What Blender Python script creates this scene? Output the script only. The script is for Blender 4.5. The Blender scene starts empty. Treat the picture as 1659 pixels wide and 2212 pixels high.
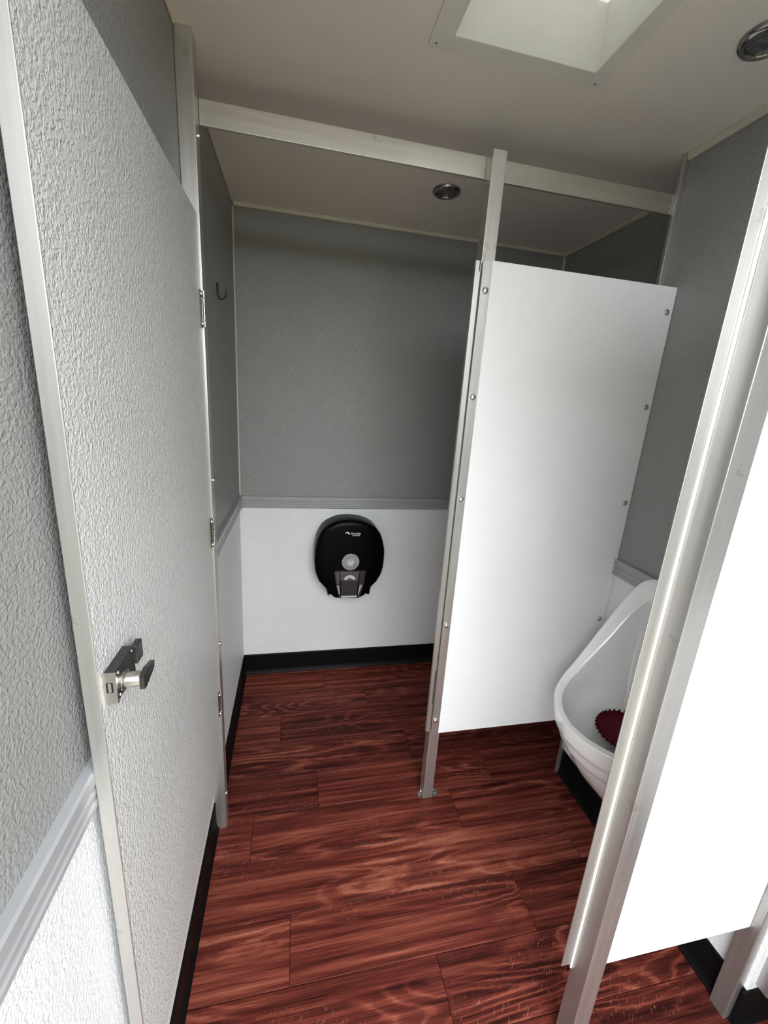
import bpy, bmesh, math, random
from mathutils import Vector, Matrix
random.seed(4)
scene = bpy.context.scene
COL = scene.collection

# ---------------------------------------------------------------- camera
F_PX = 894.57
YAW, PITCH, ROLL = -0.2192, -0.2590, 0.0652
cyw, syw = math.cos(YAW), math.sin(YAW)
cp, sp = math.cos(PITCH), math.sin(PITCH)
cr, sr = math.cos(ROLL), math.sin(ROLL)
fwd = Vector((-syw * cp, cyw * cp, sp))
r0 = Vector((cyw, syw, 0))
u0 = r0.cross(fwd)
rgt = cr * r0 + sr * u0
upv = -sr * r0 + cr * u0
cam_data = bpy.data.cameras.new('camera')
cam = bpy.data.objects.new('camera', cam_data)
COL.objects.link(cam)
cam.matrix_world = Matrix((
    (rgt.x, upv.x, -fwd.x, 0.2479),
    (rgt.y, upv.y, -fwd.y, -1.9345),
    (rgt.z, upv.z, -fwd.z, 1.3925),
    (0, 0, 0, 1)))
cam_data.sensor_fit = 'HORIZONTAL'
cam_data.sensor_width = 36.0
cam_data.lens = F_PX * 36.0 / 1659.0
cam_data.clip_start = 0.02
scene.camera = cam

# ---------------------------------------------------------------- world, light, exposure
world = bpy.data.worlds.new('sky')
scene.world = world
world.use_nodes = True
bg = world.node_tree.nodes['Background']
bg.inputs['Color'].default_value = (0.93, 0.96, 1.0, 1)
bg.inputs['Strength'].default_value = 3.0
scene.view_settings.view_transform = 'Standard'
scene.view_settings.look = 'None'
scene.view_settings.gamma = 1.0
scene.view_settings.use_curve_mapping = False
scene.view_settings.exposure = 1.85

# room measures (metres): x right, y deeper, z up; left wall x=0, back wall y=0
H = 2.10
W2 = 1.4517           # real right wall
W1 = 1.297            # face of the boxed-out urinal wall
CH0, CH1 = -1.483, -0.780   # urinal wall from y to y
YN = -2.10            # entrance wall behind the camera
DX0, DX1, DZ = 0.03, 1.04, 2.05   # entrance opening

portal = bpy.data.lights.new('entrance_daylight_portal', 'AREA')
portal.shape = 'RECTANGLE'
portal.size = DX1 - DX0
portal.size_y = DZ
portal.energy = 1.0
portal.cycles.is_portal = True
po = bpy.data.objects.new('entrance_daylight_portal', portal)
COL.objects.link(po)
po.location = ((DX0 + DX1) / 2, YN - 0.03, DZ / 2)
po.rotation_euler = (math.radians(90), 0, 0)


# ---------------------------------------------------------------- materials
def new_mat(name):
    m = bpy.data.materials.new(name)
    m.use_nodes = True
    nt = m.node_tree
    return m, nt, nt.nodes['Principled BSDF']


def N(nt, typ, **kw):
    n = nt.nodes.new(typ)
    for k, v in kw.items():
        if k in n.inputs.keys() if hasattr(n.inputs, 'keys') else False:
            n.inputs[k].default_value = v
        else:
            setattr(n, k, v)
    return n


def setin(node, **kw):
    for k, v in kw.items():
        node.inputs[k.replace('_', ' ')].default_value = v


def coords(nt, scale=(1, 1, 1)):
    tc = nt.nodes.new('ShaderNodeTexCoord')
    mp = nt.nodes.new('ShaderNodeMapping')
    mp.inputs['Scale'].default_value = scale
    nt.links.new(tc.outputs['Object'], mp.inputs['Vector'])
    return mp.outputs['Vector']


def noise(nt, vec, scale, detail=2.0, rough=0.5, dist=0.0):
    n = nt.nodes.new('ShaderNodeTexNoise')
    n.inputs['Scale'].default_value = scale
    n.inputs['Detail'].default_value = detail
    n.inputs['Roughness'].default_value = rough
    n.inputs['Distortion'].default_value = dist
    nt.links.new(vec, n.inputs['Vector'])
    return n.outputs['Fac']


def ramp(nt, fac, stops):
    r = nt.nodes.new('ShaderNodeValToRGB')
    el = r.color_ramp.elements
    while len(el) < len(stops):
        el.new(0.5)
    for e, (p, c) in zip(el, stops):
        e.position = p
        e.color = c if len(c) == 4 else (*c, 1)
    nt.links.new(fac, r.inputs['Fac'])
    return r.outputs['Color']


def bump(nt, bsdf, height, strength, distance):
    b = nt.nodes.new('ShaderNodeBump')
    b.inputs['Strength'].default_value = strength
    b.inputs['Distance'].default_value = distance
    nt.links.new(height, b.inputs['Height'])
    nt.links.new(b.outputs['Normal'], bsdf.inputs['Normal'])


def math_node(nt, op, a, b=None, c=None):
    m = nt.nodes.new('ShaderNodeMath')
    m.operation = op
    for i, v in enumerate((a, b, c)):
        if v is None:
            continue
        if isinstance(v, (int, float)):
            m.inputs[i].default_value = v
        else:
            nt.links.new(v, m.inputs[i])
    return m.outputs[0]


def mix(nt, fac, a, b):
    m = nt.nodes.new('ShaderNodeMix')
    m.data_type = 'RGBA'
    for sock, v in ((m.inputs[0], fac), (m.inputs[6], a), (m.inputs[7], b)):
        if isinstance(v, (int, float)):
            sock.default_value = v
        elif isinstance(v, tuple):
            sock.default_value = v if len(v) == 4 else (*v, 1)
        else:
            nt.links.new(v, sock)
    return m.outputs[2]


def plain(name, col, rough=0.5, metal=0.0, spec=0.5, var=0.06, vscale=12, coat=0.0):
    m, nt, b = new_mat(name)
    v = coords(nt)
    f = noise(nt, v, vscale, 3)
    lo = tuple(c * (1 - var) for c in col)
    hi = tuple(min(1, c * (1 + var)) for c in col)
    nt.links.new(ramp(nt, f, [(0.3, lo), (0.7, hi)]), b.inputs['Base Color'])
    setin(b, Roughness=rough, Metallic=metal)
    b.inputs['Specular IOR Level'].default_value = spec
    b.inputs['Coat Weight'].default_value = coat
    b.inputs['Coat Roughness'].default_value = 0.08
    return m


def embossed(name, col, rough=0.42, scale=185, strength=0.55, dist=0.0016):
    """moulded plastic wall board with a pebbled surface"""
    m, nt, b = new_mat(name)
    v = coords(nt)
    f = noise(nt, v, 5, 3)
    nt.links.new(ramp(nt, f, [(0.3, tuple(c * 0.97 for c in col)), (0.7, tuple(min(1, c * 1.02) for c in col))]), b.inputs['Base Color'])
    setin(b, Roughness=rough)
    h = noise(nt, v, scale, 1.5, 0.5, 0.6)
    bump(nt, b, h, strength, dist)
    return m


def aluminium(name, col, rough, streak_axis):
    m, nt, b = new_mat(name)
    sc = [60, 60, 60]
    sc[streak_axis] = 2.5
    v = coords(nt, sc)
    f = noise(nt, v, 1.5, 4, 0.6)
    v2 = coords(nt)
    g = noise(nt, v2, 22, 4, 0.65)
    c1 = ramp(nt, f, [(0.3, tuple(c * 0.90 for c in col)), (0.7, col)])
    c2 = mix(nt, math_node(nt, 'MULTIPLY', math_node(nt, 'GREATER_THAN', g, 0.66), 0.35), c1, tuple(c * 0.55 for c in col))
    nt.links.new(c2, b.inputs['Base Color'])
    setin(b, Metallic=0.88)
    rr = nt.nodes.new('ShaderNodeMapRange')
    rr.inputs['To Min'].default_value = rough - 0.07
    rr.inputs['To Max'].default_value = rough + 0.1
    nt.links.new(f, rr.inputs['Value'])
    nt.links.new(rr.outputs[0], b.inputs['Roughness'])
    bump(nt, b, f, 0.08, 0.001)
    return m


M = {}
M['white'] = embossed('white_wall_board', (0.77, 0.78, 0.78), scale=200, strength=0.9, dist=0.0022)
M['panel'] = embossed('white_partition_board', (0.80, 0.81, 0.81), rough=0.38, scale=200, strength=0.7, dist=0.0018)
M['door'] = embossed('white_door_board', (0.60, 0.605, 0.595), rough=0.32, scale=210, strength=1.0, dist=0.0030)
M['grey'] = embossed('grey_wall_board', (0.27, 0.27, 0.265), rough=0.36, scale=200, strength=1.0, dist=0.0024)
M['ceil'] = embossed('ceiling_board', (0.80, 0.755, 0.70), rough=0.6, scale=90, strength=0.15, dist=0.001)
M['vent'] = plain('vent_plastic', (0.72, 0.71, 0.66), 0.45, vscale=6)
M['cream'] = plain('cream_trim', (0.62, 0.58, 0.49), 0.5)
M['alu_z'] = aluminium('aluminium_upright', (0.64, 0.63, 0.605), 0.36, 2)
M['alu_x'] = aluminium('aluminium_rail', (0.70, 0.68, 0.62), 0.36, 0)
M['alu_shaded'] = aluminium('shaded_aluminium_upright', (0.54, 0.53, 0.515), 0.38, 2)  # same aluminium, colour darkened to give the near post its shaded side
M['steel'] = plain('polished_steel', (0.82, 0.82, 0.82), 0.16, metal=1.0)
M['bright'] = plain('polished_edge_highlight', (0.92, 0.91, 0.88), 0.4, metal=0.35)  # polished edge, its sky highlight put into the pale colour
M['brushed'] = plain('brushed_nickel', (0.62, 0.59, 0.55), 0.3, metal=1.0, vscale=60)
M['chrome'] = plain('dark_chrome', (0.35, 0.34, 0.33), 0.12, metal=1.0)
M['galv'] = plain('galvanised_bracket', (0.42, 0.45, 0.45), 0.4, metal=0.9, vscale=80, var=0.15)
M['gunmetal'] = plain('gunmetal', (0.07, 0.067, 0.064), 0.3, metal=0.7)
M['black_hole'] = plain('black_recess', (0.004, 0.004, 0.004), 0.8)
M['rail'] = plain('grey_chair_rail', (0.33, 0.335, 0.345), 0.32, coat=0.2)
M['vinyl'] = plain('black_vinyl', (0.004, 0.004, 0.0045), 0.5, spec=0.12)
M['porcelain'] = plain('white_porcelain', (0.88, 0.89, 0.88), 0.12, coat=0.6, var=0.01)
M['maroon'] = plain('maroon_rubber', (0.085, 0.002, 0.012), 0.5, spec=0.1)
M['darkwire'] = plain('black_steel', (0.012, 0.011, 0.010), 0.3, metal=0.3)
M['blackpl'] = plain('black_plastic', (0.0015, 0.0015, 0.0018), 0.3, spec=0.07)
M['greypl'] = plain('grey_plastic', (0.30, 0.30, 0.30), 0.35)
M['palepl'] = plain('pale_plastic', (0.55, 0.55, 0.54), 0.35)
M['smoke'] = plain('smoked_plastic', (0.030, 0.026, 0.028), 0.18)
M['smoke2'] = plain('smoked_plastic_thick', (0.085, 0.082, 0.083), 0.25)
M['print'] = plain('white_print', (0.75, 0.75, 0.75), 0.5, var=0.0)
M['lens'] = plain('dull_lamp_lens', (0.10, 0.105, 0.11), 0.25, vscale=90, var=0.5)
M['ground'] = plain('grass', (0.21, 0.19, 0.135), 0.9, vscale=3, var=0.4)
M['hedge'] = plain('light_blocker_leaves', (0.055, 0.068, 0.03), 0.8, vscale=9, var=0.6)  # leaf colour of the added light-blocking hedge
M['slab'] = plain('floor_underlay', (0.02, 0.006, 0.004), 0.7)


def wood_mat():
    m, nt, b = new_mat('mahogany_plank_vinyl')
    tc = nt.nodes.new('ShaderNodeTexCoord')
    oi = nt.nodes.new('ShaderNodeObjectInfo')
    comb = nt.nodes.new('ShaderNodeCombineXYZ')
    nt.links.new(math_node(nt, 'MULTIPLY', oi.outputs['Random'], 37.0), comb.inputs['X'])
    nt.links.new(math_node(nt, 'MULTIPLY', oi.outputs['Random'], 91.0), comb.inputs['Y'])
    va = nt.nodes.new('ShaderNodeVectorMath')
    va.operation = 'ADD'
    nt.links.new(tc.outputs['Object'], va.inputs[0])
    nt.links.new(comb.outputs[0], va.inputs[1])

    def sv(s):
        mp = nt.nodes.new('ShaderNodeMapping')
        mp.inputs['Scale'].default_value = s
        nt.links.new(va.outputs[0], mp.inputs['Vector'])
        return mp.outputs['Vector']
    big = noise(nt, sv((1.25, 8.5, 1)), 1.0, 1.0, 0.4, 0.25)      # growth figure
    jag = noise(nt, sv((30, 75, 1)), 1.0, 2, 0.55)                 # ragged edges
    fine = noise(nt, sv((7, 420, 1)), 1.0, 3, 0.7)                 # pores
    med = noise(nt, sv((1.6, 55, 1)), 1.0, 4, 0.6)                 # straight grain
    fig = math_node(nt, 'ADD', math_node(nt, 'MULTIPLY', big, 15.0), math_node(nt, 'MULTIPLY', jag, 0.55))
    wv = math_node(nt, 'SINE', math_node(nt, 'MULTIPLY', fig, 6.2832))
    wv = math_node(nt, 'MULTIPLY_ADD', wv, 0.5, 0.5)
    wv = math_node(nt, 'POWER', wv, 3.0)
    t = math_node(nt, 'MULTIPLY_ADD', math_node(nt, 'SUBTRACT', med, 0.5), 1.5, 0.33)
    t = math_node(nt, 'ADD', t, math_node(nt, 'MULTIPLY', math_node(nt, 'SUBTRACT', fine, 0.5), 0.9))
    amt = math_node(nt, 'MULTIPLY', math_node(nt, 'SUBTRACT', noise(nt, sv((1.1, 4.5, 1)), 1.0, 1), 0.47), 2.6)
    amt = math_node(nt, 'MINIMUM', math_node(nt, 'MAXIMUM', amt, 0.0), 0.36)
    t = math_node(nt, 'ADD', t, math_node(nt, 'MULTIPLY', math_node(nt, 'SUBTRACT', wv, 0.25), amt))
    # per-plank tone
    t = math_node(nt, 'ADD', t, math_node(nt, 'MULTIPLY_ADD', oi.outputs['Random'], 0.26, -0.13))
    col = ramp(nt, t, [(0.0, (0.024, 0.0045, 0.0035)), (0.33, (0.105, 0.021, 0.0145)), (0.62, (0.220, 0.058, 0.036)), (1.0, (0.38, 0.145, 0.088))])
    # pale ray flecks on some planks
    mr = nt.nodes.new('ShaderNodeMapping')
    mr.inputs['Rotation'].default_value = (0, 0, math.radians(-52))
    nt.links.new(va.outputs[0], mr.inputs['Vector'])
    mpf = nt.nodes.new('ShaderNodeMapping')
    mpf.inputs['Scale'].default_value = (48, 330, 1)
    nt.links.new(mr.outputs['Vector'], mpf.inputs['Vector'])
    fl = noise(nt, mpf.outputs['Vector'], 1.0, 1.0, 0.5, 0.4)
    gate = noise(nt, sv((2.5, 6.0, 1)), 1.0, 1.0)
    flk = math_node(nt, 'MULTIPLY', math_node(nt, 'GREATER_THAN', fl, 0.685), math_node(nt, 'GREATER_THAN', gate, 0.54))
    col = mix(nt, math_node(nt, 'MULTIPLY', flk, 0.38), col, (0.42, 0.18, 0.12))
    nt.links.new(col, b.inputs['Base Color'])
    setin(b, Roughness=0.45)
    b.inputs['Specular IOR Level'].default_value = 0.12
    bump(nt, b, fine, 0.12, 0.0006)
    return m


M['wood'] = wood_mat()


def lid_mat():
    m, nt, b = new_mat('translucent_vent_lid')
    tr = nt.nodes.new('ShaderNodeBsdfTranslucent')
    tr.inputs['Color'].default_value = (0.5, 0.5, 0.48, 1)
    mx = nt.nodes.new('ShaderNodeMixShader')
    mx.inputs[0].default_value = 0.5
    b.inputs['Base Color'].default_value = (0.6, 0.6, 0.57, 1)
    out = nt.nodes['Material Output']
    nt.links.new(b.outputs[0], mx.inputs[1])
    nt.links.new(tr.outputs[0], mx.inputs[2])
    nt.links.new(mx.outputs[0], out.inputs['Surface'])
    return m


M['lid'] = lid_mat()

# ---------------------------------------------------------------- geometry helpers


def box(bm, x0, x1, y0, y1, z0, z1, bev=0.0, seg=2):
    vs = [bm.verts.new((x, y, z)) for z in (z0, z1) for y in (y0, y1) for x in (x0, x1)]
    fs = []
    for idx in ((0, 2, 3, 1), (4, 5, 7, 6), (0, 1, 5, 4), (2, 6, 7, 3), (0, 4, 6, 2), (1, 3, 7, 5)):
        fs.append(bm.faces.new([vs[i] for i in idx]))
    if bev > 0:
        es = set()
        for f in fs:
            es.update(f.edges)
        bmesh.ops.bevel(bm, geom=list(es), offset=bev, segments=seg, profile=0.5, affect='EDGES')
    return bm


def bx(*a, **k):
    bm = bmesh.new()
    return box(bm, *a, **k)


def prism(bm, prof, p0, p1, nrm):
    """profile (d,z) swept from p0 to p1 (xy), d along nrm (xy)"""
    rings = []
    for p in (p0, p1):
        rings.append([bm.verts.new((p[0] + nrm[0] * d, p[1] + nrm[1] * d, z)) for d, z in prof])
    n = len(prof)
    for i in range(n):
        bm.faces.new((rings[0][i], rings[0][(i + 1) % n], rings[1][(i + 1) % n], rings[1][i]))
    bm.faces.new(rings[0])
    bm.faces.new(rings[1][::-1])
    return bm


def plate_xz(bm, pts, y_front, y_back):
    """flat plate standing in the xz plane"""
    a = [bm.verts.new((x, y_front, z)) for x, z in pts]
    b = [bm.verts.new((x, y_back, z)) for x, z in pts]
    n = len(pts)
    bm.faces.new(a)
    bm.faces.new(b[::-1])
    for i in range(n):
        bm.faces.new((a[i], b[i], b[(i + 1) % n], a[(i + 1) % n]))
    return bm


def tube(bm, pts, r, seg=10, caps=True):
    pts = [Vector(p) for p in pts]
    rings = []
    prev = None
    for i, p in enumerate(pts):
        d = (pts[min(i + 1, len(pts) - 1)] - pts[max(i - 1, 0)]).normalized()
        if prev is None:
            a = d.orthogonal().normalized()
        else:
            a = (prev - d * prev.dot(d)).normalized()
        prev = a
        b = d.cross(a)
        rr = r[i] if isinstance(r, (list, tuple)) else r
        rings.append([bm.verts.new(p + a * rr * math.cos(t) + b * rr * math.sin(t)) for t in [2 * math.pi * k / seg for k in range(seg)]])
    for i in range(len(rings) - 1):
        for k in range(seg):
            bm.faces.new((rings[i][k], rings[i][(k + 1) % seg], rings[i + 1][(k + 1) % seg], rings[i + 1][k]))
    if caps:
        bm.faces.new(rings[0][::-1])
        bm.faces.new(rings[-1])
    return bm


def lathe(bm, prof, origin, axis, seg=28):
    """prof: (radius, height along axis)"""
    axis = Vector(axis).normalized()
    a = axis.orthogonal().normalized()
    b = axis.cross(a)
    o = Vector(origin)
    rings = []
    for r, h in prof:
        if r < 1e-6:
            rings.append([bm.verts.new(o + axis * h)])
        else:
            rings.append([bm.verts.new(o + axis * h + (a * math.cos(t) + b * math.sin(t)) * r) for t in [2 * math.pi * k / seg for k in range(seg)]])
    for i in range(len(rings) - 1):
        A, B = rings[i], rings[i + 1]
        for k in range(seg):
            k2 = (k + 1) % seg
            if len(A) == 1 and len(B) == 1:
                continue
            if len(A) == 1:
                bm.faces.new((A[0], B[k], B[k2]))
            elif len(B) == 1:
                bm.faces.new((A[k], A[k2], B[0]))
            else:
                bm.faces.new((A[k], A[k2], B[k2], B[k]))
    return bm


ORIGIN = {}


def obj(name, bm, mat, parent=None, smooth=False, label=None, kind=None):
    bmesh.ops.recalc_face_normals(bm, faces=bm.faces)
    o_parent = Vector((0, 0, 0))
    p = parent
    while p is not None:
        o_parent = o_parent + p.location
        p = p.parent
    bmesh.ops.translate(bm, verts=bm.verts, vec=-o_parent)
    me = bpy.data.meshes.new(name)
    bm.to_mesh(me)
    bm.free()
    me.materials.append(M[mat])
    if smooth:
        for q in me.polygons:
            q.use_smooth = True
        try:
            me.set_sharp_from_angle(angle=math.radians(38))
        except Exception:
            pass
    o = bpy.data.objects.new(name, me)
    COL.objects.link(o)
    if parent is not None:
        o.parent = parent
    if label:
        o['label'] = label
    if kind:
        o['kind'] = kind
    return o


def inst(name, mesh, loc, parent=None, rot=None, label=None):
    """another object on shared mesh data"""
    o = bpy.data.objects.new(name, mesh)
    COL.objects.link(o)
    base = Vector((0, 0, 0))
    p = parent
    while p is not None:
        base = base + p.location
        p = p.parent
    o.location = Vector(loc) - base
    if rot:
        o.rotation_euler = rot
    if parent is not None:
        o.parent = parent
    if label:
        o['label'] = label
    return o


def thing(name, label, cat, loc, group=None):
    o = bpy.data.objects.new(name, None)
    o.empty_display_size = 0.05
    COL.objects.link(o)
    o.location = loc
    o['label'] = label
    o['category'] = cat
    if group:
        o['group'] = group
    o['kind'] = 'thing'
    return o


def struct(name, bm, mat, label, cat, smooth=False):
    o = obj(name, bm, mat, smooth=smooth)
    o['kind'] = 'structure'
    o['label'] = label
    o['category'] = cat
    return o


def mesh_only(name, bm, mat, smooth=True):
    bmesh.ops.recalc_face_normals(bm, faces=bm.faces)
    me = bpy.data.meshes.new(name)
    bm.to_mesh(me)
    bm.free()
    me.materials.append(M[mat])
    for q in me.polygons:
        q.use_smooth = smooth
    return me


# ---------------------------------------------------------------- floor with planks
floor = struct('floor', bx(-0.05, W2 + 0.05, YN - 0.05, 0.05, -0.06, -0.004), 'slab', 'dark red wood-look plank floor of the washroom', 'floor')
PITCH_Y = 0.1525
ytop = -0.020
row_joints = {0: [0.399, 1.10], 1: [0.595, 1.27], 2: [0.195, 0.90], 3: [0.724, 1.40], 4: [0.338, 1.012], 5: [0.120, 0.822],
              6: [1.17], 7: [0.244, 0.918], 8: [0.012, 0.621, 1.32], 9: [0.30, 0.97], 10: [0.16, 0.85], 11: [0.48, 1.15],
              12: [0.33, 1.0], 13: [0.7, 1.3], 14: [0.2, 0.9], 15: [0.5, 1.2], 16: [0.4, 1.1]}
rows = [(-1, ytop, 0.0)] + [(k, ytop - PITCH_Y * (k + 1), ytop - PITCH_Y * k) for k in range(17)]
G = 0.0006
for k, y0, y1 in rows:
    y0 = max(y0, YN)
    if y1 - y0 < 0.004:
        continue
    xs = [0.0] + row_joints.get(k, [0.7]) + [W2]
    for a, b in zip(xs[:-1], xs[1:]):
        bm = bx(a + G, b - G, y0 + G, y1 - G, -0.004, 0.0)
        # small chamfer along the top edges
        te = [e for e in bm.edges if all(v.co.z > -0.001 for v in e.verts)]
        bmesh.ops.bevel(bm, geom=te, offset=0.0007, segments=1, affect='EDGES')
        obj('plank', bm, 'wood', floor)

# ---------------------------------------------------------------- ceiling (with the vent opening)
VX0, VX1, VY0, VY1 = 0.538, 0.874, -1.277, -0.941
bm = bmesh.new()
box(bm, -0.05, VX0, YN - 0.05, 0.05, H, H + 0.05)
box(bm, VX1, W2 + 0.05, YN - 0.05, 0.05, H, H + 0.05)
box(bm, VX0, VX1, YN - 0.05, VY0, H, H + 0.05)
box(bm, VX0, VX1, VY1, 0.05, H, H + 0.05)
struct('ceiling', bm, 'ceil', 'matte off-white ceiling with a square roof vent', 'ceiling')

RZ0, RZ1 = 0.883, 0.940      # chair rail
ZSPLIT = 0.91


def wall(name, label, core, lower, upper):
    w = struct(name, bx(*core), 'slab', label, 'wall')
    for (b, nm, mt) in ((lower, 'lower_board', 'white'), (upper, 'upper_board', 'grey')):
        for q in b:
            obj(nm, bx(*q), mt, w)
    return w


T = 0.004
wall('wall_left', 'left wall, grey above and white below the chair rail', (-0.05, -T, YN, 0.0, -0.06, H),
     [(-T, 0, YN, 0.0, -0.004, ZSPLIT)], [(-T, 0, YN, 0.0, ZSPLIT, H)])
wall('wall_back', 'back wall of the toilet stall, grey above white', (-0.05, W2 + 0.05, T, 0.05, -0.06, H),
     [(0, W2, 0, T, -0.004, ZSPLIT)], [(0, W2, 0, T, ZSPLIT, H)])
wall('wall_right', 'right outer wall, grey above and white below', (W2 + T, W2 + 0.05, YN, 0.0, -0.06, H),
     [(W2, W2 + T, YN, 0.0, -0.004, ZSPLIT)], [(W2, W2 + T, YN, 0.0, ZSPLIT, H)])
# boxed-out wall carrying the urinal
wall('wall_urinal', 'boxed-out right wall carrying the urinal, grey above white', (W1 + T, W2, CH0 + T, CH1 - T, 0.0, H),
     [(W1, W1 + T, CH0, CH1, 0.0, ZSPLIT), (W1 + T, W2, CH0, CH0 + T, 0.0, ZSPLIT), (W1 + T, W2, CH1 - T, CH1, 0.0, ZSPLIT)],
     [(W1, W1 + T, CH0, CH1, ZSPLIT, H), (W1 + T, W2, CH0, CH0 + T, ZSPLIT, H), (W1 + T, W2, CH1 - T, CH1, ZSPLIT, H)])
# entrance wall behind the camera with its doorway
bm = bmesh.new()
box(bm, -0.05, DX0, YN - 0.04, YN, -0.06, H)
box(bm, DX1, W2 + 0.05, YN - 0.04, YN, -0.06, H)
box(bm, DX0, DX1, YN - 0.04, YN, DZ, H)
struct('wall_entrance', bm, 'white', 'white entrance wall with the open doorway', 'wall')
g = struct('ground_outside', bx(-14, 15, -30, 14, -0.75, -0.70), 'ground', 'grass outside the open entrance', 'ground')

# hedge added out of view to block low daylight at the entrance
bm = bmesh.new()
hedge_rows = []
for j, (dy, z) in enumerate(((0.0, -0.72), (-0.12, 0.4), (-0.05, 1.0), (-0.25, 1.6), (-0.6, 1.8), (-1.2, 1.7))):
    hedge_rows.append([bm.verts.new((-9 + 0.35 * i, -6.2 + dy + random.uniform(-0.12, 0.12), z + random.uniform(-0.10, 0.10))) for i in range(54)])
for a, b in zip(hedge_rows[:-1], hedge_rows[1:]):
    for i in range(53):
        bm.faces.new((a[i], a[i + 1], b[i + 1], b[i]))
struct('hedge_light_blocker', bm, 'hedge', 'dark green hedge added unseen outside the entrance to block low light', 'hedge')

# baseboards
BB = [(0, 0), (0.013, 0), (0.013, 0.003), (0.008, 0.012), (0.005, 0.022), (0.005, 0.106), (0.003, 0.110), (0, 0.110)]


def bboard(name, segs, label):
    bm = bmesh.new()
    for p0, p1, n in segs:
        prism(bm, BB, p0, p1, n)
    return struct(name, bm, 'vinyl', label, 'baseboard')


LP0, LP1 = -0.8105, -0.7735      # left post y range
bboard('baseboard_left', [((0, YN), (0, LP0 - 0.001), (1, 0)), ((0, LP1 + 0.001), (0, -0.0132), (1, 0))], 'black vinyl baseboard along the left wall')
bboard('baseboard_back', [((0, 0), (W2, 0), (0, -1))], 'black vinyl baseboard along the back wall')
bboard('baseboard_right', [((W2, CH1 + 0.0135), (W2, -0.0135), (-1, 0)), ((W2, YN), (W2, CH0 - 0.0135), (-1, 0))], 'black vinyl baseboard along the right outer wall')
bboard('baseboard_urinal', [((W1, CH0), (W1, CH1), (-1, 0)), ((W1 - 0.013, CH0), (W2, CH0), (0, -1))], 'black vinyl baseboard under the urinal')

# chair rails
RP = [(0, 0.940), (0.011, 0.940), (0.0135, 0.936), (0.0135, 0.922), (0.010, 0.919), (0.010, 0.914), (0.0125, 0.912), (0.0125, 0.906),
      (0.010, 0.904), (0.010, 0.898), (0.0125, 0.896), (0.0125, 0.889), (0.007, 0.884), (0, 0.883)]


def rail(name, p0, p1, n, label):
    return struct(name, prism(bmesh.new(), RP, p0, p1, n), 'rail', label, 'chair rail')


rail('trim_1', (0, LP1 + 0.001), (0, -0.014), (1, 0), 'grey ribbed chair rail on the left wall inside the stall')
rail('trim_2', (0, 0), (W2, 0), (0, -1), 'grey ribbed chair rail above the toilet paper dispenser')
rail('trim_3', (W1, CH0), (W1, CH1), (-1, 0), 'grey chair rail meeting the top of the urinal')
rail('trim_4', (W2, CH1 + 0.001), (W2, -0.014), (-1, 0), 'grey chair rail on the stall right wall behind the partition')
rail('trim_5', (W2, YN), (W2, CH0 - 0.001), (-1, 0), 'grey chair rail on the right wall nearest the entrance')
rail('trim_6', (0, YN), (0, LP0 - 0.001), (1, 0), 'grey chair rail running behind the open stall door')


# ceiling and corner trims
def strip(name, b, label, cat='trim'):
    return struct(name, bx(*b, bev=0.0015, seg=1), 'cream', label, cat)


strip('trim_7', (0.006, W2, -0.010, 0.0, H - 0.014, H), 'cream ceiling trim along the back wall')
strip('trim_8', (W2 - 0.010, W2, CH1, -0.010, H - 0.016, H), 'cream ceiling trim along the stall right wall')
strip('trim_9', (W1 - 0.011, W1, CH0, CH1, H - 0.018, H), 'cream ceiling trim above the urinal wall')
strip('trim_10', (0.0, 0.004, YN, LP0 - 0.002, H - 0.006, H), 'thin cream ceiling trim above the open stall door')
strip('trim_11', (0.0, 0.004, LP1, -0.010, H - 0.004, H), 'thin ceiling trim on the left wall inside the stall')
strip('trim_12', (0.0, 0.006, -0.006, 0.0, 0.942, H - 0.014), 'thin cream corner trim left of the back wall')
strip('trim_13', (W2 - 0.009, W2, -0.009, 0.0, 0.942, H - 0.016), 'cream corner trim right of the back wall')

# ---------------------------------------------------------------- shared small fasteners
bm = bmesh.new()
lathe(bm, [(0.0092, 0), (0.0090, 0.0014), (0.0076, 0.0038), (0.0046, 0.0056), (0, 0.0063)], (0, 0, 0), (0, -1, 0), 14)
RIVET = mesh_only('rivet', bm, 'steel')
bm = bmesh.new()
lathe(bm, [(0.0084, 0), (0.0082, 0.0012), (0.0062, 0.0030), (0, 0.0040)], (0, 0, 0), (0, -1, 0), 14)
RIVET_D = mesh_only('dull_rivet', bm, 'galv')
bm = bmesh.new()
lathe(bm, [(0.0052, 0), (0.0052, 0.0035), (0.0038, 0.0048), (0, 0.0052)], (0, 0, 0), (1, 0, 0), 12)
BOLT = mesh_only('bolt_head', bm, 'steel')
bm = bmesh.new()
lathe(bm, [(0.0024, 0), (0.0022, 0.0008), (0.0012, 0.0014), (0, 0.0016)], (0, 0, 0), (0, 0, 1), 10)
SCREW_UP = mesh_only('floor_screw', bm, 'steel')
bm = bmesh.new()
lathe(bm, [(0.0022, 0), (0.0020, 0.0007), (0.0011, 0.0013), (0, 0.0014)], (0, 0, 0), (1, 0, 0), 10)
SCREW_X = mesh_only('latch_screw', bm, 'steel')

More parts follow.
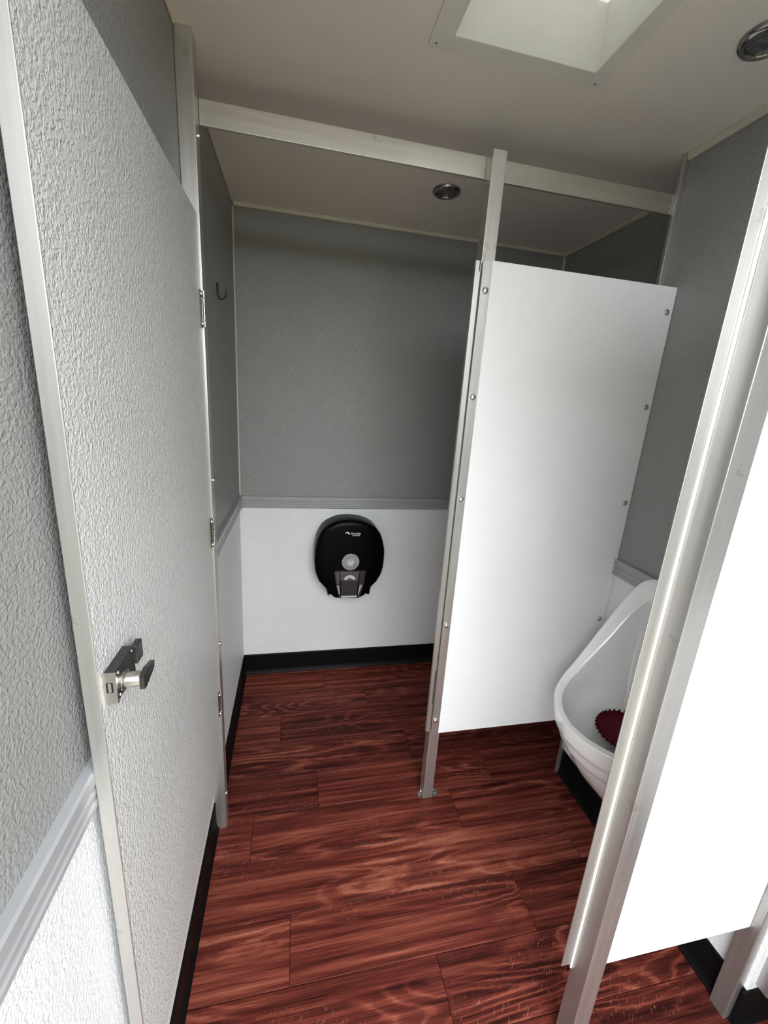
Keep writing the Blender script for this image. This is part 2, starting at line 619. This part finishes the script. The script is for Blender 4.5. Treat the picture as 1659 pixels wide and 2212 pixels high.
# ---------------------------------------------------------------- far partition: frame, panel, strip
far = thing('stall_partition', 'aluminium stall frame with a white riveted panel, beside the far side of the urinal', 'partition', (0.73, -0.79, 0))
TU = 0.0367
lp = obj('post', bx(0.0005, 0.0352, LP0, LP1, 0.0, H, bev=0.0012), 'alu_z', far, label='wall-side upright carrying the door hinges')
for z, y in ((1.924, -0.790), (1.165, -0.788), (0.680, -0.794), (0.126, -0.794)):
    inst('bolt', BOLT, (0.0352, y, z), lp)
mp = obj('post', bx(0.7125, 0.7495, -0.8085, -0.7715, 0.0, 2.0035, bev=0.0012), 'alu_z', far, label='free-standing middle upright')
rp = obj('post', bx(1.281, 1.318, CH1 + 0.0005, CH1 + 0.012, 0.0, H, bev=0.0012), 'alu_z', far, label='narrow upright at the end of the urinal wall')
obj('header_rail', bx(0.0352, 1.281, -0.771, -0.762, 1.9545, 2.003, bev=0.0012), 'alu_x', far)
PF = -0.8350
PZ0, PZ1 = 0.312, 1.755
pan = obj('panel', bx(0.728, W1 - 0.0012, PF, -0.8095, PZ0, PZ1, bev=0.0008, seg=1), 'panel', far, label='smooth white partition board')
for z in (1.689, 1.427, 1.130, 0.719):
    inst('rivet', RIVET_D, (1.277, PF, z), pan)
# edge strip (front leg) and door stop (recessed leg)
es = obj('edge_strip', bx(0.7055, 0.7315, PF - 0.0022, PF + 0.0005, PZ0 + 0.003, PZ1 - 0.002, bev=0.0006, seg=1), 'alu_z', far, label='bright riveted edge strip')
for z, x in ((1.684, 0.7195), (1.421, 0.7190), (1.135, 0.7185), (0.726, 0.7180), (0.368, 0.7175)):
    inst('rivet', RIVET, (x, PF - 0.0022, z), es)
ds = obj('door_stop', bx(0.6880, 0.7030, PF + 0.003, PF + 0.0055, PZ0 + 0.008, PZ1 - 0.003, bev=0.0006, seg=1), 'alu_z', far, label='slim aluminium door stop flange')
bm = bmesh.new()
box(bm, 0.6900, 0.7200, PF + 0.0120, PF + 0.0140, PZ0 + 0.008, PZ1 - 0.003)
box(bm, 0.6885, 0.6900, PF + 0.0050, PF + 0.0140, PZ0 + 0.008, PZ1 - 0.003)
obj('web', bm, 'alu_z', ds)
obj('slot', bx(0.6985, 0.7005, PF + 0.0022, PF + 0.0032, PZ1 - 0.028, PZ1 - 0.004), 'black_hole', ds)
obj('slot', bx(0.6995, 0.7015, PF + 0.0022, PF + 0.0032, 0.43, 0.56), 'black_hole', ds)
# floor bracket
bm = bmesh.new()
pts = [(0.749, -0.803), (0.768, -0.803), (0.7725, -0.800), (0.774, -0.795), (0.774, -0.783), (0.7725, -0.778), (0.768, -0.775), (0.749, -0.775)]
lo = [bm.verts.new((x, y, 0.0002)) for x, y in pts]
hi = [bm.verts.new((x, y, 0.0030)) for x, y in pts]
bm.faces.new(hi)
bm.faces.new(lo[::-1])
for i in range(len(pts)):
    bm.faces.new((lo[i], lo[(i + 1) % len(pts)], hi[(i + 1) % len(pts)], hi[i]))
box(bm, 0.7496, 0.7520, -0.803, -0.775, 0.0, 0.028)
fb = obj('floor_bracket', bm, 'galv', far)
for y in (-0.781, -0.794):
    inst('screw', SCREW_UP, (0.763, y, 0.0030), fb)
bm = bmesh.new()
box(bm, 0.7010, 0.7124, -0.800, -0.780, 0.0002, 0.003)
box(bm, 0.7100, 0.7124, -0.800, -0.780, 0.0, 0.024)
fb2 = obj('floor_bracket', bm, 'galv', far)
inst('screw', SCREW_UP, (0.7055, -0.79, 0.003), fb2)
inst('bolt', BOLT, (0.7100, -0.79, 0.016), fb2, rot=(0, 0, math.pi))

# ---------------------------------------------------------------- open stall door
DXA, DXB = 0.0140, 0.0300
DY0, DY1 = -1.4765, -0.8125
DZ0, DZ1 = 0.290, 1.770
door = thing('door_1', 'pebbled white stall door standing open against the left wall', 'door', (0.022, -0.8125, DZ0))
door['kind'] = 'structure'
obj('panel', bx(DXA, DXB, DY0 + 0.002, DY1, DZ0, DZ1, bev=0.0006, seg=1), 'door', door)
obj('edge_cap', bx(DXA - 0.0008, DXB + 0.0005, DY0, DY0 + 0.0025, DZ0, DZ1, bev=0.0008, seg=1), 'alu_z', door, label='satin aluminium edge cap')


def hinge(zc, hh):
    h = obj('hinge', bx(0.0302, 0.0325, -0.826, -0.8125, zc - hh, zc + hh), 'gunmetal', door, label='small dark steel hinge')
    n = 5
    for i in range(n):
        za = zc - hh + 2 * hh * i / n + 0.0008
        zb = zc - hh + 2 * hh * (i + 1) / n - 0.0008
        obj('knuckle', tube(bmesh.new(), [(0.0372, -0.8135, za), (0.0372, -0.8135, zb)], 0.0031, 10), 'brushed', h, smooth=True)
    for s in (-1, 1):
        inst('screw', BOLT, (0.0325, -0.819, zc + s * hh * 0.8), h)
    return h


for zc in (1.575, 1.028, 0.490):
    hinge(zc, 0.040)

# latch near the leading edge of the door
latch = obj('latch', bx(DXB, 0.0435, -1.463, -1.405, 1.027, 1.066, bev=0.0010), 'gunmetal', door, label='dark metal thumb-turn latch')
bm = bmesh.new()
plate_xz(bm, [(0.0295, 1.0265), (0.0445, 1.0265), (0.0445, 1.0665), (0.0295, 1.0665)], -1.4660, -1.4625)
obj('face_plate', bm, 'brushed', latch)
obj('bolt_slot', bx(0.0335, 0.0408, -1.4664, -1.4655, 1.042, 1.055), 'black_hole', latch)
obj('dead_bolt', bx(0.0355, 0.0392, -1.4668, -1.4660, 1.0425, 1.0545, bev=0.0003, seg=1), 'steel', latch)
obj('keeper_block', bx(0.0400, 0.0480, -1.408, -1.388, 1.040, 1.066, bev=0.0012), 'gunmetal', latch)
bm = bmesh.new()
lathe(bm, [(0.0, 0), (0.0125, 0), (0.0125, 0.004), (0.0095, 0.0055), (0.0095, 0.026), (0.0088, 0.027), (0, 0.027)], (0.0430, -1.446, 1.0445), (1, 0, 0), 24)
turn = obj('thumb_turn', bm, 'brushed', latch, smooth=True)
bm = bmesh.new()
pts = [(-1.4555, 1.053), (-1.4555, 1.036), (-1.448, 1.0345), (-1.418, 1.041), (-1.416, 1.050), (-1.440, 1.056)]
a = [bm.verts.new((0.0650, y, z)) for y, z in pts]
b = [bm.verts.new((0.0705, y, z)) for y, z in pts]
bm.faces.new(a[::-1])
bm.faces.new(b)
for i in range(len(pts)):
    bm.faces.new((a[i], a[(i + 1) % len(pts)], b[(i + 1) % len(pts)], b[i]))
obj('lever', bm, 'gunmetal', turn)
for y, z in ((-1.456, 1.0625), (-1.412, 1.0625), (-1.456, 1.0315)):
    inst('screw', SCREW_X, (0.0435, y, z), latch)

# ---------------------------------------------------------------- near partition
NY = -1.4620
near = thing('urinal_partition', 'large white partition panel on a bright aluminium post, nearest the camera', 'partition', (0.87, -1.44, 0))
obj('post', bx(0.8485, 0.8895, NY, -1.4210, 0.0, 2.0, bev=0.0012), 'alu_shaded', near, label='aluminium corner post in a shade-darkened tone')
obj('panel', bx(0.8897, 1.2725, NY + 0.003, NY + 0.021, 0.287, 1.755, bev=0.0008, seg=1), 'panel', near, label='brightly lit white board')
st = obj('door_stop', bx(0.8225, 0.8470, -1.4225, -1.4200, 0.232, 1.755, bev=0.0006, seg=1), 'alu_shaded', near, label='thin aluminium stop strip')
obj('highlight_bead', tube(bmesh.new(), [(0.8462, -1.4236, 0.225), (0.8462, -1.4236, 1.755)], 0.0024, 12), 'bright', st, smooth=True)  # pale line standing in for the highlight along the post edge
ep = obj('post', bx(1.2735, 1.2960, -1.4760, -1.4390, 0.0, H, bev=0.0012), 'alu_shaded', near, label='upright against the urinal wall corner')
obj('wall_flange', bx(1.3165, 1.3195, -1.5080, -1.4835, 0.126, 1.755, bev=0.0006, seg=1), 'alu_shaded', near, label='flat aluminium flange on the wall return')

# ---------------------------------------------------------------- toilet paper dispenser
OUT = [(0.498, 0.856), (0.530, 0.854), (0.558, 0.849), (0.59, 0.838), (0.616, 0.823), (0.633, 0.805), (0.648, 0.784), (0.659, 0.753), (0.666, 0.726), (0.6705, 0.700), (0.671, 0.675), (0.6705, 0.650), (0.669, 0.623), (0.665, 0.602), (0.66, 0.582), (0.639, 0.543), (0.614, 0.516), (0.611, 0.498), (0.609, 0.477), (0.6, 0.475), (0.595, 0.481), (0.587, 0.479), (0.58, 0.471), (0.564, 0.463), (0.512, 0.461), (0.447, 0.463), (0.434, 0.468), (0.426, 0.476), (0.419, 0.482), (0.411, 0.482), (0.405, 0.477), (0.402, 0.495), (0.396, 0.513), (0.386, 0.525), (0.362, 0.552), (0.347, 0.59), (0.342, 0.610), (0.34, 0.63), (0.3385, 0.655), (0.339, 0.68), (0.341, 0.713), (0.348, 0.756), (0.36, 0.785), (0.374, 0.809), (0.395, 0.828), (0.434, 0.847), (0.464, 0.854)]
disp = thing('toilet_paper_dispenser', 'black round-topped jumbo toilet paper dispenser on the back wall', 'dispenser', (0.505, -0.06, 0.46))
CX, CZ = 0.505, 0.655


def rings_loft(bm, rings):
    R = [[bm.verts.new(p) for p in r] for r in rings]
    for a, b in zip(R[:-1], R[1:]):
        n = len(a)
        for i in range(n):
            bm.faces.new((a[i], a[(i + 1) % n], b[(i + 1) % n], b[i]))
    return R


def ring(s, y, dz=0.0):
    return [(CX + (x - CX) * s, y, CZ + (z - CZ) * s + dz) for x, z in OUT]


bm = bmesh.new()
R = rings_loft(bm, [ring(1.0, -0.0003), ring(1.0, -0.066), ring(0.985, -0.068)])
bm.faces.new(R[0])
bm.faces.new(R[-1][::-1])
obj('back_case', bm, 'blackpl', disp, smooth=True)
bm = bmesh.new()
R = rings_loft(bm, [ring(0.99, -0.0685), ring(1.0, -0.070), ring(1.0, -0.100), ring(0.988, -0.1085), ring(0.955, -0.114), ring(0.88, -0.1175), ring(0.6, -0.1195), ring(0.25, -0.1205)])
bm.faces.new(R[0])
bm.faces.new(R[-1][::-1])
obj('front_cover', bm, 'blackpl', disp, smooth=True)
bm = bmesh.new()
plate_xz(bm, [(0.493, 0.848), (0.503, 0.848), (0.501, 0.862), (0.495, 0.862)], -0.112, -0.100)
obj('top_catch', bm, 'blackpl', disp)
yf = -0.1235
bm = bmesh.new()
plate_xz(bm, [(0.430, 0.609), (0.437, 0.612), (0.575, 0.6095), (0.581, 0.606), (0.573, 0.531), (0.555, 0.467), (0.459, 0.471), (0.440, 0.549)], yf, -0.112)
win = obj('window', bm, 'smoke', disp, label='smoked see-through window')
bm = bmesh.new()
plate_xz(bm, [(0.459, 0.607), (0.551, 0.605), (0.546, 0.560), (0.462, 0.562)], yf - 0.0012, yf)
obj('upper_pane', bm, 'smoke2', win)
arc_o = [(0.506 + 0.030 * math.cos(t), 0.559 + 0.030 * math.sin(t)) for t in [math.radians(20 + 140 * k / 12) for k in range(13)]]
arc_i = [(0.506 + 0.019 * math.cos(t), 0.557 + 0.016 * math.sin(t)) for t in [math.radians(160 - 140 * k / 12) for k in range(13)]]
bm = bmesh.new()
plate_xz(bm, arc_o + arc_i, yf - 0.0022, yf - 0.0012)
obj('roll_core', bm, 'palepl', win, label='pale curved edge of the roll core')
bm = bmesh.new()
lathe(bm, [(0, 0), (0.0075, 0), (0.0075, 0.001), (0.005, 0.001), (0.005, 0.0002), (0, 0.0002)], (0.504, yf - 0.0012, 0.5665), (0, -1, 0), 20)
obj('core_ring', bm, 'smoke2', win)
for nm, pts, mt in (('side_light', [(0.445, 0.537), (0.456, 0.536), (0.463, 0.489), (0.457, 0.489)], 'greypl'),
                    ('side_light', [(0.555, 0.537), (0.568, 0.536), (0.552, 0.488), (0.547, 0.488)], 'greypl'),
                    ('bottom_light', [(0.467, 0.482), (0.543, 0.481), (0.543, 0.473), (0.468, 0.473)], 'palepl'),
                    ('mullion', [(0.457, 0.607), (0.461, 0.607), (0.467, 0.484), (0.462, 0.484)], 'blackpl'),
                    ('mullion', [(0.549, 0.605), (0.553, 0.605), (0.548, 0.484), (0.543, 0.484)], 'blackpl'),
                    ('side_pane', [(0.436, 0.603), (0.455, 0.603), (0.457, 0.545), (0.446, 0.545)], 'smoke2')):
    obj(nm, plate_xz(bmesh.new(), pts, yf - 0.0010, yf), mt, win)
# knob
bm = bmesh.new()
lathe(bm, [(0.0415, 0), (0.0415, 0.004), (0.039, 0.0055), (0, 0.0055)], (0.5065, -0.1190, 0.6545), (0, -1, 0), 36)
kn = obj('knob', bm, 'greypl', disp, smooth=True, label='grey two-step turning knob')
pts = [(0.5065 + 0.0390 * math.cos(t), 0.6545 + 0.0390 * math.sin(t)) for t in [math.radians(-8 + 186 * k / 20) for k in range(21)]]
pts = pts + [(0.485, 0.6535), (0.493, 0.662), (0.520, 0.662), (0.526, 0.651)]
obj('raised_half', plate_xz(bmesh.new(), pts, -0.1268, -0.1243), 'greypl', kn)
bm = bmesh.new()
lathe(bm, [(0.0165, 0), (0.0165, 0.004), (0.0125, 0.004), (0.0125, 0.001), (0.008, 0.001), (0.007, 0.004), (0, 0.004)], (0.5065, -0.1244, 0.6535), (0, -1, 0), 30)
obj('hub', bm, 'palepl', kn, smooth=True)


def text_mesh(name, s, size, x, z, y, parent, shear=0.0):
    cu = bpy.data.curves.new(name, 'FONT')
    cu.body = s
    cu.size = size
    cu.extrude = 0.0002
    cu.offset = size * 0.012
    cu.shear = shear
    t = bpy.data.objects.new(name + '_src', cu)
    COL.objects.link(t)
    bpy.context.view_layer.update()
    me = bpy.data.meshes.new_from_object(t.evaluated_get(bpy.context.evaluated_depsgraph_get()))
    bpy.data.objects.remove(t, do_unlink=True)
    bm = bmesh.new()
    bm.from_mesh(me)
    bmesh.ops.rotate(bm, verts=bm.verts, cent=(0, 0, 0), matrix=Matrix.Rotation(math.radians(90), 3, 'X'))
    bmesh.ops.translate(bm, verts=bm.verts, vec=(x, y, z))
    return obj(name, bm, 'print', parent)


text_mesh('logo_lettering', 'Cascades', 0.0128, 0.5005, 0.7915, -0.1200, disp, 0.12)
text_mesh('logo_lettering', 'TANDEM', 0.0088, 0.5085, 0.7825, -0.1200, disp, 0.0)
bm = bmesh.new()
plate_xz(bm, [(0.4835, 0.8020), (0.4905, 0.8035), (0.4985, 0.7920), (0.4920, 0.7905)], -0.1205, -0.1180)
arc_a = [(0.4835 + 0.0060 * math.cos(t), 0.7975 + 0.0052 * math.sin(t)) for t in [math.radians(85 + 150 * k / 8) for k in range(9)]]
arc_b = [(0.4842 + 0.0036 * math.cos(t), 0.7975 + 0.0030 * math.sin(t)) for t in [math.radians(235 - 150 * k / 8) for k in range(9)]]
plate_xz(bm, arc_a + arc_b, -0.1205, -0.1180)
obj('logo_mark', bm, 'print', disp)

# ---------------------------------------------------------------- urinal
YC = -1.146


def catmull(P, n):
    P = [Vector(p) for p in P]
    out = []
    m = len(P) - 1
    for k in range(n + 1):
        t = k / n * m
        i = min(int(t), m - 1)
        f = t - i
        p0 = P[i - 1] if i > 0 else P[0] * 2 - P[1]
        p1, p2 = P[i], P[i + 1]
        p3 = P[i + 2] if i + 2 <= m else P[m] * 2 - P[m - 1]
        out.append(0.5 * ((2 * p1) + (p2 - p0) * f + (2 * p0 - 5 * p1 + 4 * p2 - p3) * f * f + (3 * p1 - p0 - 3 * p2 + p3) * f ** 3))
    return out


OUTER = [(1.272, 0.0, 0.952), (1.274, 0.08, 0.951), (1.276, 0.140, 0.943), (1.270, 0.178, 0.915), (1.240, 0.188, 0.866), (1.195, 0.190, 0.793),
         (1.150, 0.190, 0.720), (1.105, 0.186, 0.655), (1.055, 0.168, 0.617), (1.005, 0.128, 0.602), (0.966, 0.066, 0.598), (0.951, 0.0, 0.597)]
INNER = [(1.262, 0.0, 0.903), (1.262, 0.06, 0.903), (1.262, 0.103, 0.896), (1.256, 0.133, 0.872), (1.230, 0.147, 0.830), (1.190, 0.152, 0.765),
         (1.150, 0.157, 0.700), (1.110, 0.158, 0.648), (1.065, 0.146, 0.616), (1.020, 0.112, 0.603), (0.984, 0.058, 0.600), (0.970, 0.0, 0.599)]
NS = 44
Oc = catmull(OUTER, NS)
Ic = catmull(INNER, NS)


def full(c):     # far half then mirrored near half, closed
    a = [Vector((p.x, YC + p.y, p.z)) for p in c]
    b = [Vector((p.x, YC - p.y, p.z)) for p in c[1:-1]][::-1]
    return a + b


def uvals():
    a = [i / NS for i in range(NS + 1)]
    return a + a[1:-1][::-1]


U = uvals()
Of, If = full(Oc), full(Ic)


def lerp(a, b, t):
    return a + (b - a) * t


def sm(a, b, t):
    t = max(0, min(1, (t - a) / (b - a)))
    return t * t * (3 - 2 * t)


def bez(p0, p1, p2, p3, t):
    return p0 * (1 - t) ** 3 + p1 * 3 * t * (1 - t) ** 2 + p2 * 3 * t * t * (1 - t) + p3 * t ** 3


ur = thing('urinal', 'white porcelain wall-hung urinal on the right wall between two partitions', 'urinal', (W1, YC, 0.22))
# outer body
NR = 44
rows_o = []
for k in range(NR + 1):
    t = k / NR
    r = []
    for p, u in zip(Of, U):
        dy = p.y - YC
        w = sm(0.36, 0.86, u)
        p0 = p
        p1 = Vector((lerp(p.x + 0.02, p.x + 0.012, w), YC + dy * lerp(1.0, 0.99, w), p.z - lerp(0.0, 0.135, w)))
        p2 = Vector((lerp(1.28, 1.075, w), YC + dy * lerp(1.0, 0.95, w), lerp(p.z, 0.315, w)))
        p3 = Vector((W1 - 0.0005, YC + dy * lerp(1.0, 0.62, w), lerp(p.z, 0.205, w)))
        q = bez(p0, p1, p2, p3, t)
        # moulded steps round the bowl
        stp = (0.008 if t > 0.115 else 0) + (0.009 if t > 0.235 else 0)
        axis_pt = Vector((1.20, YC, q.z))
        d = axis_pt - q
        d.z = 0
        if d.length > 1e-4:
            q = q + d.normalized() * stp * w
        q.x = min(q.x, W1 - 0.0005)
        r.append(q)
    rows_o.append(r)
bm = bmesh.new()
R = rings_loft(bm, rows_o)
bm.faces.new(R[-1])
obj('body', bm, 'porcelain', ur, smooth=True)
# rim
bm = bmesh.new()
mid = []
for o_, i_, u in zip(Of, If, U):
    mid.append((o_ + (i_ - o_) * 0.18, o_ + (i_ - o_) * 0.82))
nrm = Vector((-0.75, 0, 0.66))
rings_loft(bm, [Of, [o_ + (i_ - o_) * 0.10 + nrm * 0.003 for o_, i_ in zip(Of, If)], [a + nrm * 0.0048 for a, b in mid], [b + nrm * 0.0042 for a, b in mid], [o_ + (i_ - o_) * 0.93 + nrm * 0.002 for o_, i_ in zip(Of, If)], If])
obj('rim', bm, 'porcelain', ur, smooth=True)
# cavity
rows_i = []
for k in range(17):
    t = k / 16 * 0.985
    r = []
    for p, u in zip(If, U):
        dy = p.y - YC
        w = sm(0.2, 0.9, u)
        p1 = Vector((lerp(1.283, p.x + 0.004, w), YC + dy * lerp(0.98, 1.0, w), p.z - lerp(0.03, 0.08, w)))
        p2 = Vector((lerp(1.283, 1.04, w), YC + dy * 1.15, lerp(0.490, 0.482, w)))
        p3 = Vector((1.195, YC, 0.490))
        r.append(bez(p, p1, p2, p3, t))
    rows_i.append(r)
bm = bmesh.new()
R = rings_loft(bm, rows_i)
bm.faces.new(R[-1])
obj('bowl', bm, 'porcelain', ur, smooth=True)

# maroon screen lying in the bowl
SC = Vector((1.185, -1.128, 0.507))
scr = thing('urinal_screen', 'dark maroon rubber urinal screen with a scalloped edge in the bowl', 'urinal screen', SC)
bm = bmesh.new()
n = 72
prof = []
for (s, h) in ((1.0, 0.0), (1.0, 0.004), (0.93, 0.006), (0.6, 0.003), (0.25, 0.0022)):
    prof.append([(SC.x + 0.090 * s * math.cos(2 * math.pi * k / n) * (1 + (0.028 * math.cos(36 * 2 * math.pi * k / n) if s == 1.0 else 0)),
                  SC.y + 0.085 * s * math.sin(2 * math.pi * k / n) * (1 + (0.028 * math.cos(36 * 2 * math.pi * k / n) if s == 1.0 else 0)),
                  SC.z + h + 0.020 * (s ** 2)) for k in range(n)])
R = rings_loft(bm, prof)
bm.faces.new(R[-1])
bm.faces.new(R[0][::-1])
obj('mat', bm, 'maroon', scr, smooth=True)
bm = bmesh.new()
for k in range(36):
    a = 2 * math.pi * k / 36
    ca, sa = math.cos(a), math.sin(a)
    c = SC + Vector((0.086 * ca, 0.081 * sa, 0.027))
    lathe(bm, [(0.0030, -0.006), (0.0026, 0.003), (0.0016, 0.0055), (0, 0.006)], c, (0, 0, 1), 6)
obj('bristle_edge', bm, 'maroon', scr, smooth=True, kind='stuff')

# ---------------------------------------------------------------- coat hook
hk = thing('coat_hook', 'small dark J-shaped wire coat hook on the left wall', 'hook', (0.0, -0.405, 1.70))
pts = [(0.0032, -0.405, 1.722), (0.0032, -0.405, 1.692), (0.0045, -0.405, 1.684), (0.0085, -0.405, 1.678), (0.0140, -0.405, 1.6760), (0.0200, -0.405, 1.6785), (0.0255, -0.405, 1.6865), (0.0285, -0.405, 1.696), (0.0290, -0.405, 1.703)]
pts = [tuple(v) for v in catmull(pts, 32)]
obj('wire', tube(bmesh.new(), pts, 0.0026, 10), 'darkwire', hk, smooth=True)
obj('back_plate', bx(0.0, 0.0012, -0.4085, -0.4015, 1.688, 1.724, bev=0.0005, seg=1), 'darkwire', hk)

# ---------------------------------------------------------------- ceiling lamps (switched off)


def lamp(x, y, r, label):
    t = thing('ceiling_lamp', label, 'ceiling lamp', (x, y, H), 'small round ceiling lamps')
    bm = bmesh.new()
    lathe(bm, [(r, 0), (r, -0.004), (r * 0.94, -0.009), (r * 0.84, -0.011), (r * 0.74, -0.009), (r * 0.70, -0.004), (r * 0.70, 0)], (x, y, H), (0, 0, 1), 40)
    obj('bezel', bm, 'chrome', t, smooth=True, label='shiny dark chrome ring')
    bm = bmesh.new()
    lathe(bm, [(r * 0.72, -0.003), (r * 0.5, -0.0045), (0, -0.0055)], (x, y, H), (0, 0, 1), 32)
    obj('lens', bm, 'lens', t, smooth=True)


lamp(0.744, -0.359, 0.048, 'small round chrome ceiling lamp inside the stall, beyond the header rail')
lamp(1.112, -1.110, 0.048, 'small round chrome ceiling lamp right of the roof vent')

# ---------------------------------------------------------------- roof vent
vent = thing('roof_vent', 'square off-white plastic roof vent in the ceiling', 'roof vent', ((VX0 + VX1) / 2, (VY0 + VY1) / 2, H))
FX0, FX1, FY0, FY1 = 0.504, 0.899, -1.309, -0.909
bm = bmesh.new()
zt, zb_ = H - 0.0002, H - 0.005
for b in ((FX0, VX0 + 0.004, FY0, FY1), (VX1 - 0.004, FX1, FY0, FY1), (VX0 + 0.004, VX1 - 0.004, FY0, VY0 + 0.004), (VX0 + 0.004, VX1 - 0.004, VY1 - 0.004, FY1)):
    box(bm, b[0], b[1], b[2], b[3], zb_, zt)
obj('flange', bm, 'vent', vent)
bm = bmesh.new()
zl = H + 0.115
for b in ((VX0, VX0 + 0.004, VY0, VY1), (VX1 - 0.004, VX1, VY0, VY1), (VX0 + 0.004, VX1 - 0.004, VY0, VY0 + 0.004), (VX0 + 0.004, VX1 - 0.004, VY1 - 0.004, VY1)):
    box(bm, b[0], b[1], b[2], b[3], zt, zl)
obj('shaft', bm, 'vent', vent)
bm = bmesh.new()
for b in ((VX0 + 0.004, VX0 + 0.010, VY0 + 0.004, VY1 - 0.004), (VX1 - 0.010, VX1 - 0.004, VY0 + 0.004, VY1 - 0.004), (VX0 + 0.010, VX1 - 0.010, VY0 + 0.004, VY0 + 0.010), (VX0 + 0.010, VX1 - 0.010, VY1 - 0.010, VY1 - 0.004)):
    box(bm, b[0], b[1], b[2], b[3], H - 0.006, H + 0.003, bev=0.001, seg=1)
obj('inner_lip', bm, 'vent', vent)
obj('lid', bx(VX0 - 0.02, VX1 + 0.02, VY0 - 0.02, VY1 + 0.02, zl, zl + 0.004), 'lid', vent, label='translucent white lid')
bm = bmesh.new()
lathe(bm, [(0.0020, 0), (0.0018, 0.0006), (0, 0.0010)], (0, 0, 0), (0, 0, -1), 10)
VSC = mesh_only('vent_screw', bm, 'gunmetal')
for x, y in ((FX0 + 0.014, FY1 - 0.013), (FX1 - 0.014, FY1 - 0.013), (FX0 + 0.014, FY0 + 0.013), (FX1 - 0.014, FY0 + 0.013)):
    inst('screw', VSC, (x, y, zb_), vent)
